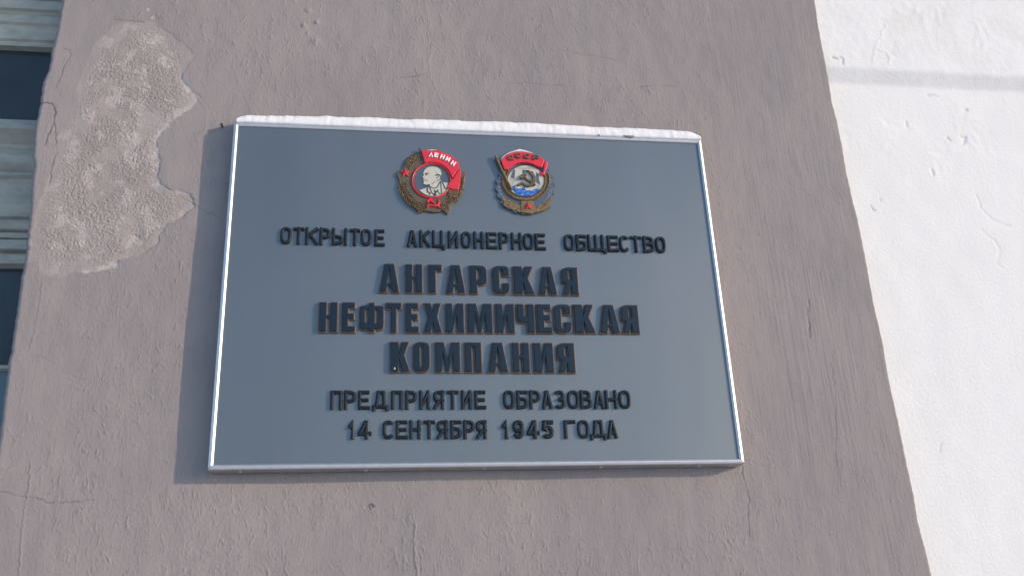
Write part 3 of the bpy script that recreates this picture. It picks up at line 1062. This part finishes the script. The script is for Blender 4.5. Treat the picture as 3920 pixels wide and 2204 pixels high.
# (points, width in m, depth in m (+ is a raised ridge), darkness)
CRACKS = [
    ([(163, 394), (199, 396), (211, 429), (205, 472), (186, 516), (168, 559)], .0024, -.0030, 1),
    ([(208, 472), (214, 528), (216, 584), (202, 621), (192, 700)], .0020, -.0022, .8),
    ([(242, 186), (267, 193), (272, 211), (248, 248), (230, 298), (214, 342)], .0020, -.0020, .7),
    ([(163, 1061), (158, 1142), (137, 1247), (134, 1272), (109, 1347)], .0028, .0014, .15),
    ([(109, 1353), (161, 1368), (211, 1396), (248, 1427), (323, 1452)], .0024, -.0010, .2),
    ([(437, 75), (500, 82), (552, 87)], .0022, -.0020, .8),
    ([(0, 1879), (44, 1886), (83, 1901), (117, 1901), (146, 1908), (194, 1923), (272, 1920), (360, 1913)], .0017, -.0014, .75),
    ([(117, 1772), (114, 1860), (92, 1957), (83, 2059), (73, 2204), (66, 2330)], .0030, .0018, .2),
    ([(2842, 1785), (2843, 1809), (2849, 1842), (2857, 1861), (2866, 1905), (2862, 1990), (2868, 2050)], .0020, -.0016, .7),
    ([(1529, 299), (1575, 297), (1600, 292), (1630, 285)], .0024, -.0018, .7),
    ([(2131, 191), (2210, 206), (2266, 214), (2340, 228), (2378, 238)], .0028, -.0012, .25),
    ([(1930, 318), (2020, 318), (2089, 326), (2154, 328)], .0018, -.0010, .4),
    ([(2424, 345), (2457, 333), (2508, 328), (2582, 331)], .0020, -.0010, .4),
    ([(3097, 1150), (3093, 1204), (3097, 1241), (3100, 1290)], .0050, -.0030, .35),
    ([(3182, 1390), (3199, 1514), (3199, 1700), (3207, 1820)], .0018, -.0014, .5),
    ([(1590, 2000), (1586, 2080), (1590, 2140), (1600, 2204)], .0044, .0026, .15),
    ([(830, 70), (860, 180), (980, 470)], .0026, .0010, 0),
    ([(760, 380), (790, 420), (785, 500), (750, 520)], .0026, .0012, .1),
    ([(2690, 1755), (2780, 1740), (2860, 1762), (2990, 1800)], .0016, -.0010, .3),
    ([(740, 330), (820, 300), (900, 360)], .0026, .0010, 0),
    ([(1640, 230), (1650, 300), (1690, 390)], .0034, .0016, 0),
    ([(1850, 300), (1860, 360), (1900, 400)], .0030, .0016, 0),
    ([(640, 720), (720, 770), (790, 812), (850, 840)], .0022, -.0014, .4),
]
BUMPS = [(1180, 40, .010, .003), (1164, 99, .009, .003), (1212, 86, .008, .003), (1206, 158, .014, .003), (1180, 130, .009, .002), (1220, 1940, 0, 0), (1255, 280, .007, .0012),
         (520, 905, .018, -.003), (300, 812, .006, -.003)]
# left and right edge of the pier in photo pixels
EDGE_L = [(252, -240), (248, -100), (245, 0), (226, 110), (212, 165), (203, 215), (193, 270), (173, 315), (169, 345), (163, 394), (150, 455), (140, 495), (135, 560), (134, 600), (140, 640), (131, 670), (127, 740), (126, 790), (120, 850), (113, 890), (119, 905), (109, 925), (112, 950), (104, 985), (101, 1020), (89, 1060), (84, 1110), (72, 1190), (59, 1280), (52, 1345), (42, 1365), (38, 1410), (30, 1480), (20, 1560), (12, 1640), (4, 1700), (-12, 1830), (-50, 2204), (-70, 2400)]
EDGE_R = [(3080, -240), (3118, 0), (3132, 100), (3150, 190), (3170, 290), (3186, 390), (3203, 450), (3222, 550), (3240, 660), (3262, 760), (3285, 850), (3307, 960), (3331, 1090), (3350, 1190), (3366, 1250), (3383, 1330), (3396, 1410), (3412, 1490), (3437, 1600), (3455, 1690), (3480, 1810), (3500, 1900), (3512, 1980), (3528, 2050), (3550, 2130), (3568, 2204), (3590, 2330)]


def pier(parent):
    zs = spaced(-.80, 1.10, .0018, -Z0 - .05, 2.4)
    nx = 1300
    el, er = SRC(EDGE_L), SRC(EDGE_R)
    ez = np.array([p[1] for p in el])[::-1]
    xl = np.interp(zs, ez, np.array([p[0] for p in el])[::-1])
    rz = np.array([p[1] for p in er])[::-1]
    xr = np.interp(zs, rz, np.array([p[0] for p in er])[::-1])
    zz = zs[:, None]
    xl = xl - .0065 + (.0016 * gn(zs / .012, zs * 0 + .3, 4) + .0006 * gn(zs / .004, zs * 0 + .7, 5))
    xr = xr + (.0008 * gn(zs / .02, zs * 0 + .3, 6) + .0004 * gn(zs / .006, zs * 0 + .7, 8))
    u = np.linspace(0, 1, nx)[None, :]
    X = xl[:, None] + (xr - xl)[:, None] * u
    Z = np.repeat(zz, nx, 1)
    # --- relief: hand-floated plaster under brushed paint
    h = .0030 * gn(X / .32, Z / .40, 11) + .0014 * gn(X / .09, Z / .13, 12) + .0006 * gn(X / .035, Z / .06, 13)
    wx = X + .010 * gn(X / .05, Z / .05, 14) + .004 * gn(X / .015, Z / .02, 15)
    act = sst(gn(X / .22, Z / .22, 16), -.55, .25) * .6 + .4
    smooth_r = sst(X, .58, .78)
    act = act * (1 - .6 * smooth_r)
    flat = blur(poly_mask(X, Z, SRC(FLAT)).astype(float), 8)
    act = act * (1 - .85 * flat) * (.45 + .55 * sst(X, -.98, -.90))
    r1 = np.clip(1 - np.abs(gn(wx / .015, Z / .050, 17)) / .12, 0, 1) ** 1.3
    g1 = sst(gn(X / .020, Z / .034, 18), .16, .42)
    r2 = np.clip(1 - np.abs(gn(wx / .012 + .25 * Z / .012, Z / .044, 19)) / .15, 0, 1) ** 1.3
    g2 = sst(gn(X / .018, Z / .034, 20), .15, .45)
    h += act * (.0015 * r1 * g1 + .0011 * r2 * g2)
    pim = np.clip(gn(X / .0065, Z / .0095, 21) - .32, 0, 1)
    h += (.25 + .75 * act) * .0013 * pim
    h += .00020 * gn(X / .0046, Z / .011, 22)
    brush = sst(X, .70, .80) * (1 - sst(X, .98, 1.02)) * sst(Z, -.52, -.40) * (1 - sst(Z, .06, .12))
    h += brush * (.0003 * gn(X / .0065, Z / .50, 23) + .0003 * np.clip(gn(X / .010, Z / .35, 24), 0, 1))
    h += (.15 + .5 * smooth_r) * .0004 * gn(X / .006, Z / .16, 25)
    # --- fallen-off patch
    mask = poly_mask(X + .005 * gn(X / .02, Z / .02, 30) + .002 * gn(X / .006, Z / .006, 31), Z + .005 * gn(X / .02 + 9, Z / .02, 32), SRC(PATCH)).astype(float)
    soft, sharp = blur(mask, 24), blur(mask, 1, 1)
    sx = at(430, 600)[0]
    side = sst(X, sx - .10, sx + .06)
    top = sst(Z, at(650, 330)[1], at(650, 250)[1])
    side = side * (1 - .75 * top)
    m = soft * sharp * (1 - side) + sharp * side
    m = np.clip(m * (1 + .5 * gn(X / .03, Z / .03, 39) * (1 - m)), 0, 1)
    blot = sst(gn(X / .075, Z / .085, 33) + .45 * gn(X / .03, Z / .03, 34), -.55, .05)
    left_fade = sst(soft, .45, .9)
    rough = (.0009 * gn(X / .0075, Z / .0080, 35) + .0021 * gn(X / .0044, Z / .0048, 36) - .0016 * np.clip(gn(X / .0100, Z / .0100, 37) - .22, 0, 1))
    step = .35 + .65 * sst(gn(X / .06, Z / .06, 38) + .9 * sst(-Z, -.46, -.38) - .35, -.35, .25)
    h = h * (1 - .7 * m) - .0016 * m * step + m * (.18 + .60 * blot * left_fade) * rough
    lip = sharp * (1 - sharp) * 4 * side
    h += .0005 * lip
    bloom = m * sst(gn(X / .05, Z / .05, 40) + .4 * gn(X / .015, Z / .015, 41), .18, .55) * .55
    near_r = blur(np.clip(mask, 0, 1), 10)
    for bx, by, br in BLOOM:
        cx, cz = at(bx, by)
        rr = br * .00062
        dd = ((X - cx) ** 2 + (Z - cz) ** 2) / (rr * rr)
        if br < 12:
            bloom = bloom + np.exp(-dd * 1.5) * 1.2
        else:
            bloom = bloom + sharp * np.exp(-dd * .9) * sst(gn(X / .012, Z / .012, 43) + .5 * gn(X / .005, Z / .005, 44), -.45, .45) * .8
    bloom = np.clip(bloom + .4 * m * side * sst(1 - near_r, .04, .45) * sst(gn(X / .06, Z / .06, 42), -.15, .3) * .8, 0, 1) * .85
    # --- cracks, ridges, bumps
    crack = np.zeros_like(X)
    zmin = zs
    for k, (pts, w, dep, dark) in enumerate(CRACKS):
        P = SRC(pts)
        px, pz = [p[0] for p in P], [p[1] for p in P]
        j0, j1 = np.searchsorted(zs, (min(pz) - .03, max(pz) + .03))
        i0 = int(np.clip((min(px) - .05 + 1.13) / 2.22 * nx, 0, nx - 2))
        i1 = int(np.clip((max(px) + .05 + 1.13) / 2.22 * nx, i0 + 2, nx))
        xs, zsub = X[j0:j1, i0:i1], Z[j0:j1, i0:i1]
        D, _ = line_dist(xs, zsub, P, .003, 50 + 2 * k)
        v = np.clip(1 - D / w, 0, 1)
        var = .55 + .45 * sst(gn(xs / .03, zsub / .03, 90 + k), -.4, .3)
        h[j0:j1, i0:i1] += .65 * dep * v * var
        crack[j0:j1, i0:i1] = np.maximum(crack[j0:j1, i0:i1], np.clip(v * 1.4, 0, 1) * dark * var * .75)
    for k, (bx, by, r, amp) in enumerate(BUMPS):
        if r <= 0:
            continue
        cx, cz = at(bx, by)
        d = np.hypot(X - cx, (Z - cz) * .9) / r
        h += amp * np.exp(-d * d * 1.5) * (1 + .8 * gn(X / .006, Z / .006, 200 + k))
    cx, cz = at(1413, 1938)
    d = np.hypot((X - cx) / .013, (Z - cz) / .008) + .5 * gn(X / .007, Z / .007, 220)
    fl = sst(.9 - d, 0, .35)
    h += -.0024 * fl
    crack = np.maximum(crack, fl * sst(gn(X / .006, Z / .005, 221), 0, .3) * .7)
    # --- worn arris left and right
    dl, dr = X - xl[:, None], xr[:, None] - X
    h -= .006 * np.clip(1 - dl / .010, 0, 1) ** 2 + .0015 * np.clip(1 - dr / .004, 0, 1) ** 2
    # returns
    back = lambda x, y, n: [(x, y * (i + 1) / n) for i in range(n)]
    nb = 6
    Y = -h
    Xl = np.repeat(X[:, :1], nb, 1)
    Yl = Y[:, :1] + (0.26 - Y[:, :1]) * np.linspace(1, 0.03, nb)[None, :]
    Xr = np.repeat(X[:, -1:], nb, 1)
    Yr = Y[:, -1:] + (0.05 - Y[:, -1:]) * np.linspace(.05, 1, nb)[None, :]
    Zs = np.repeat(zz, nb, 1)
    Xa, Ya, Za = np.hstack([Xl, X, Xr]), np.hstack([Yl, Y, Yr]), np.hstack([Zs, Z, Zs])
    pad = np.zeros((len(zs), nb))
    A = {k: np.hstack([pad, v, pad]) for k, v in (('bare', np.clip(m, 0, 1)), ('bloom', bloom), ('crack', crack), ('drag', np.clip(.25 + act, 0, 1)), ('grit', .25 + .75 * blot * left_fade))}
    o = grid_object('plaster_pier', Xa, Ya, Za, M['plaster'], parent, A, (0, 0, -Z0))
    o["label"] = "grey painted pier with a bare rough patch of fallen plaster"
    return o


def white_wall(parent):
    zs = spaced(-.80, 1.15, .0036, -Z0 - .05, 2.4)
    xs = spaced(1.045, 1.95, .0036, 1.040, 5.0)
    X, Z = np.meshgrid(xs, zs)
    # moulded step: the course above stands a little further out than the wall below it
    zt, zb = .757, .716
    zt_ = zt + .003 * gn(X / .25, Z * 0 + .4, 60) + .0012 * gn(X / .04, Z * 0 + .2, 61)
    h = -.038 + .0235 * np.clip((Z - zb + .001) / (zt_ - zb + .002), 0, 1)
    h += .0012 * gn(X / .22, Z / .25, 62) + .0007 * gn(X / .07, Z / .09, 63)
    sc = sst(gn(X / .12, Z / .15, 64), .02, .5) * sst(Z, .15, .5)
    h += sc * (.0011 * gn(X / .018, Z / .026, 65) + .0007 * gn(X / .008, Z / .011, 66))
    h += sst(Z, .55, .8) * .0006 * gn(X / .02, Z / .02, 67)
    h = blur(h, 1, 2)
    crack = np.zeros_like(X)
    lines = [([(3388, 100), (3390, 110), (3370, 122), (3375, 150), (3355, 160), (3345, 205), (3335, 245)], .003, .0016, .08),
             ([(3188, 226), (3203, 230)], .003, -.003, .9), ([(3215, 225), (3225, 238), (3224, 252)], .003, -.004, .6),
             ([(3360, 195), (3390, 205), (3405, 230), (3400, 250)], .002, .002, .1),
             ([(3345, 775), (3352, 790), (3362, 798)], .0025, -.003, .7), ([(3380, 752), (3384, 756)], .004, -.003, .5),
             ([(3565, 355), (3590, 352), (3600, 358)], .003, -.002, .35),
             ([(3770, 870), (3790, 890), (3820, 910), (3840, 940), (3842, 960), (3830, 1000), (3850, 1015)], .005, -.0012, .05),
             ([(3750, 735), (3762, 760), (3766, 780), (3790, 810), (3830, 840), (3880, 855)], .003, -.002, .12),
             ([(3640, 515), (3648, 525)], .005, -.003, .5), ([(3690, 510), (3712, 515), (3700, 540)], .005, -.003, .35),
             ([(3712, 408), (3716, 409)], .004, -.003, .7), ([(3580, 640), (3586, 660)], .004, -.003, .35), ([(3480, 455), (3484, 470)], .004, -.003, .35),
             ([(3620, 1690), (3612, 1725)], .002, -.001, .35)]
    for k, (pts, w, dep, dark) in enumerate(lines):
        P = [at(x, y, -.02) for x, y in pts]
        px, pz = [p[0] for p in P], [p[1] for p in P]
        j0, j1 = np.searchsorted(zs, (min(pz) - .03, max(pz) + .03))
        i0, i1 = np.searchsorted(xs, (min(px) - .03, max(px) + .03))
        D, _ = line_dist(X[j0:j1, i0:i1], Z[j0:j1, i0:i1], P, .004, 300 + 2 * k)
        v = np.clip(1 - D / (w + .002), 0, 1)
        h[j0:j1, i0:i1] += .75 * dep * v
        crack[j0:j1, i0:i1] = np.maximum(crack[j0:j1, i0:i1], v * dark * .95)
    dirt = sst(Z, .62, .95) * .30 + .10
    o = grid_object('white_wall', X, -h, Z, M['white'], parent, dict(dirt=dirt, crack=crack), (1.5, 0, -Z0))
    o["label"] = "whitewashed wall with a shallow horizontal step"
    return o


def window(parent):
    """tall window left of the pier, set back in its reveal; horizontal profile read off the photograph"""
    yb = -.150                          # depth of the frame's face (behind the wall)
    def zz(py): return at(60, py, yb)[1]
    w = MB()
    x0, x1 = -3.0, -1.02
    def run(mb, prof, xa=x0, xb=x1):    # prof: (photo row, depth towards the viewer)
        vs, n = [], len(prof)
        for x in (xa, xb):
            vs += [(x, yb + d, zz(py)) for py, d in prof]
        mb.add(vs, [(i, i + 1, n + i + 1, n + i) for i in range(n - 1)])
    head = [(-330, .02), (-60, .02), (10, .024), (20, .010), (26, .010), (28, .034), (62, .036), (66, .026), (76, .020), (82, .030), (112, .034), (118, .026), (165, .020), (170, .012), (184, .010), (186, -.015)]
    run(w, head)
    run(w, [(478, -.015), (481, .030), (528, .050), (534, .040), (560, .010), (572, .006), (590, .016), (615, .026), (640, .024), (655, .012), (664, .006), (672, .018), (684, .020), (690, .006), (832, .006), (838, -.002), (848, -.002), (852, .012), (868, .018), (884, .012), (888, -.001),
            (896, .008), (915, .008), (918, -.002), (926, .014), (962, .016), (968, -.001), (978, -.001), (982, .014), (1018, .016), (1022, -.015)])
    fr = w.build('window', M['frame'], parent)
    c = MB()
    run(c, [(1398, -.015), (1400, .006), (1412, .006), (1415, -.015)])
    run(c, [(2330, -.015), (2332, .02), (2600, .02)])
    c.build('glazing_bar', M['frame'], fr)
    for a, b, m in ((180, 485, 'glass'), (1015, 1403, 'glass'), (1409, 2335, 'milky')):
        g = MB()
        g.add([(x, yb - .012 - t, z) for t in (0, .004) for x, z in ((x0, zz(b)), (x1, zz(b)), (x1, zz(a)), (x0, zz(a)))],
              [(0, 1, 2, 3), (7, 6, 5, 4), (0, 4, 5, 1), (2, 6, 7, 3), (1, 5, 6, 2), (0, 3, 7, 4)])
        g.build('pane', M[m], fr)
    bk = MB()                           # dark room behind, wall above and below
    bk.add([(x0, yb - .05, -Z0), (x1, yb - .05, -Z0), (x1, yb - .05, 2.4), (x0, yb - .05, 2.4)], [(0, 1, 2, 3)])
    bk.build('inner_wall', M['darkgold'], fr)
    ap = MB()
    ap.add([(x0, yb + .02, -Z0 - .05), (x1, yb + .02, -Z0 - .05), (x1, yb + .02, zz(2600)), (x0, yb + .02, zz(2600)), (x0, yb - .04, zz(2600)), (x1, yb - .04, zz(2600))], [(0, 1, 2, 3), (3, 2, 5, 4)])
    ap.build('apron', M['frame'], fr)
    hd = MB()
    hd.add([(x0, yb + .02, zz(-330)), (x1, yb + .02, zz(-330)), (x1, yb + .02, 2.4), (x0, yb + .02, 2.4)], [(0, 1, 2, 3)])
    hd.build('lintel', M['frame'], fr)
    return fr


def plaque():
    root = empty('wall_plaque', (0, 0, Z0 - H / 2))
    tag(root, "blue-grey metal plaque with dark raised letters, two medals and bright aluminium frame on grey pier", "plaque")
    p = MB()
    e = .010
    prism(p, [[(-W / 2 + e, -H / 2 + e), (W / 2 - e, -H / 2 + e), (W / 2 - e, H / 2 - e), (-W / 2 + e, H / 2 - e)]], .004, PAN)
    p.build('panel', M['panel'], root)
    # frame: four mitred lengths of rounded aluminium trim with a flat side
    prof = [(0, .003), (0, .0405), (.0003, .0424), (.0009, .0438), (.0016, .0444), (.0048, .0458), (.0056, .0462), (.0064, .0464), (.0072, .0463), (.0080, .0459), (.0106, .0441), (.0113, .0434), (.0116, .0424), (.0117, .0395)]
    corners = [(-1, -1), (1, -1), (1, 1), (-1, 1)]
    for k in range(4):
        a, b = corners[k], corners[(k + 1) % 4]
        mb = MB()
        vs, n = [], len(prof)
        d = Vector((b[0] - a[0], b[1] - a[1])).normalized() * .0007
        for c, s in ((a, 1), (b, -1)):
            for o, y in prof:
                vs.append((c[0] * (W / 2 - o) + d.x * s, y, c[1] * (H / 2 - o) + d.y * s))
        mb.add(vs, [(i, i + 1, n + i + 1, n + i) for i in range(n - 1)], False)
        mb.add(vs[:n], [tuple(range(n))])
        mb.add(vs[n:], [tuple(range(n))])
        o = mb.build('frame_rail', M['alu'], root)
        me = o.data
        me.materials.append(M['aluside'])
        for f in me.polygons:
            ys = [me.vertices[i].co.y for i in f.vertices]
            f.use_smooth = len(f.vertices) == 4 and max(ys) - min(ys) < .02
            if not f.use_smooth:
                f.material_index = 1
    # screws along the underside
    for px in (920, 1400, 1855, 2300, 2676):
        x = at(px, 1790, .02)[0]
        s = MB()
        n = 12
        vs = []
        for r, hh in ((.0052, 0), (.0046, .0018), (.0024, .0024)):
            vs += [(x + r * math.cos(2 * math.pi * i / n), .019 + r * math.sin(2 * math.pi * i / n), -H / 2 - hh) for i in range(n)]
        s.add(vs, [(k * n + i, k * n + (i + 1) % n, (k + 1) * n + (i + 1) % n, (k + 1) * n + i) for k in range(2) for i in range(n)] + [tuple(2 * n + i for i in range(n))], True)
        s.build('screw', M['aluside'], root)
    # torn scraps of grey film on the top trim
    for pts in ([(2384, 519), (2428, 521), (2424, 527), (2414, 531), (2402, 526)], [(2290, 515), (2297, 516), (2294, 521)]):
        f = MB()
        prism(f, [[at(x, y, .0465) for x, y in pts]], .0440, .0476)
        f.build('torn_film', M['dent'], root)
    lettering(root)
    m1, P1 = lenin_medal(root)
    m1["label"] = "round gold medal with red banner and a man's profile"
    m2, P2 = labour_medal(root)
    m2["label"] = "gear-rimmed medal with red banner, dam and blue water"
    return root, P1, P2


def snow_ridge():
    """snow lying along the plaque's upper edge"""
    top = [(908, 459), (912, 452), (922, 446), (940, 442), (968, 441), (1000, 444), (1040, 443), (1085, 444), (1100, 440), (1112, 443), (1150, 445), (1210, 445), (1245, 442), (1290, 446), (1345, 448), (1410, 446), (1460, 450), (1530, 455), (1600, 456), (1640, 455), (1720, 458), (1800, 463), (1890, 463), (1980, 468), (2060, 470), (2130, 475),
           (2200, 479), (2280, 485), (2390, 488), (2460, 491), (2540, 495), (2600, 500), (2640, 505), (2660, 514), (2674, 525)]
    P = [at(x, y, .030) for x, y in top]
    px, pz = np.array([p[0] for p in P]), np.array([p[1] for p in P])
    xs = np.linspace(px[0], px[-1], 620)
    hz = np.clip(np.interp(xs, px, pz) - H / 2, .0008, 1)
    sec = [(.002, 0.0), (.002, .72), (.008, .92), (.018, 1.0), (.028, .98), (.036, .86), (.042, .64), (.0455, .36), (.0465, .12), (.0452, 0.0)]
    d = np.array([s[0] for s in sec])
    t = np.array([s[1] for s in sec])
    X = np.repeat(xs[:, None], len(sec), 1)
    Zr = hz[:, None] * t[None, :]
    amp = .75 * (.0022 * gn(X / .034, Zr / .015 + d[None, :] / .02, 70) + .0014 * gn(X / .012, Zr / .010 + d[None, :] / .012, 71)) * np.clip(hz[:, None] / .012, 0, 1)
    D = np.repeat(d[None, :], len(xs), 0) + amp * (d[None, :] > .03) * (t[None, :] > .05)
    Zr = np.maximum(Zr + .4 * amp * (t[None, :] > .3), .0002) * (t[None, :] > 0) + H / 2 - .0012 * (t[None, :] == 0)
    D = np.minimum(D, .0485)
    mb = MB()
    n = len(sec)
    vs = [(X[i, k], D[i, k], Zr[i, k]) for i in range(len(xs)) for k in range(n)]
    fs = [(i * n + k, (i + 1) * n + k, (i + 1) * n + (k + 1) % n, i * n + (k + 1) % n) for i in range(len(xs) - 1) for k in range(n)]
    fs += [tuple(range(n)), tuple((len(xs) - 1) * n + k for k in range(n))]
    mb.add(vs, fs, True)
    return tag(mb.build('snow_ridge', M['snow']), "long ridge of white snow lying along the plaque's top edge", 'snow', 'snow lying on the plaque')


def nail():
    x, z = at(850, 478, .01)
    mb = MB()
    for r, d0, d1 in ((.0022, -.004, .016), (.0042, .016, .0185)):
        n = 10
        vs = [(x + r * math.cos(2 * math.pi * i / n), d, z + r * math.sin(2 * math.pi * i / n) - .25 * max(0, d)) for d in (d0, d1) for i in range(n)]
        mb.add(vs, [(i, (i + 1) % n, n + (i + 1) % n, n + i) for i in range(n)] + [tuple(range(n)), tuple(range(n, 2 * n))])
    return tag(mb.build('nail', M['rust']), "small rusty nail in the grey plaster beside the plaque's upper left corner", 'nail')


def speck():
    x, z = at(1511, 1410, PAN + .010)
    mb = MB()
    n = 10
    vs = []
    for r, d in ((.0022, 0), (.0020, .0008), (.0011, .0015)):
        vs += [(x + .75 * r * math.cos(2 * math.pi * i / n) - .0006 * i % .0004, PAN + .0098 + d, z + 1.2 * r * math.sin(2 * math.pi * i / n)) for i in range(n)]
    mb.add(vs, [(k * n + i, k * n + (i + 1) % n, (k + 1) * n + (i + 1) % n, (k + 1) * n + i) for k in range(2) for i in range(n)] + [tuple(2 * n + i for i in range(n))], True)
    return tag(mb.build('snow_speck', M['snow']), "tiny white snow speck stuck low on the first letter of the plaque's fourth line", 'snow', 'snow lying on the plaque')


# ------------------------------------------------------------------ build
g = MB()
g.add([(-400, 400, -Z0), (400, 400, -Z0), (400, -.04, -Z0), (-400, -.04, -Z0)], [(0, 1, 2, 3)])
tag(g.build('ground', M['ground']), "trodden snow on the ground before the wall", "ground", kind='structure')

house = empty('building', (0, 0, 0))
tag(house, "old plastered building with a grey pier, a whitewashed wall and a white moulded window", "building")
pier(house)
white_wall(house)
window(house)

board, P1, P2 = plaque()
snow_ridge()
snow_cap([(690, 170), (730, 172), (790, 168), (840, 164), (880, 165)], [(690, 168), (730, 158), (780, 148), (830, 150), (880, 164)], P1, PAN + .0058, PAN + .0124,
         "thin snow drift on the red banner of the profile medal")
snow_cap([(232, 345), (262, 302), (320, 252), (400, 212), (500, 188), (600, 185), (700, 200), (800, 224), (840, 238)],
         [(228, 330), (256, 286), (320, 236), (400, 192), (490, 160), (565, 132), (680, 158), (790, 202), (840, 236)], P2, PAN + .0058, PAN + .0142,
         "peaked snow drift on the red banner of the gear-rimmed medal")
nail()
speck()
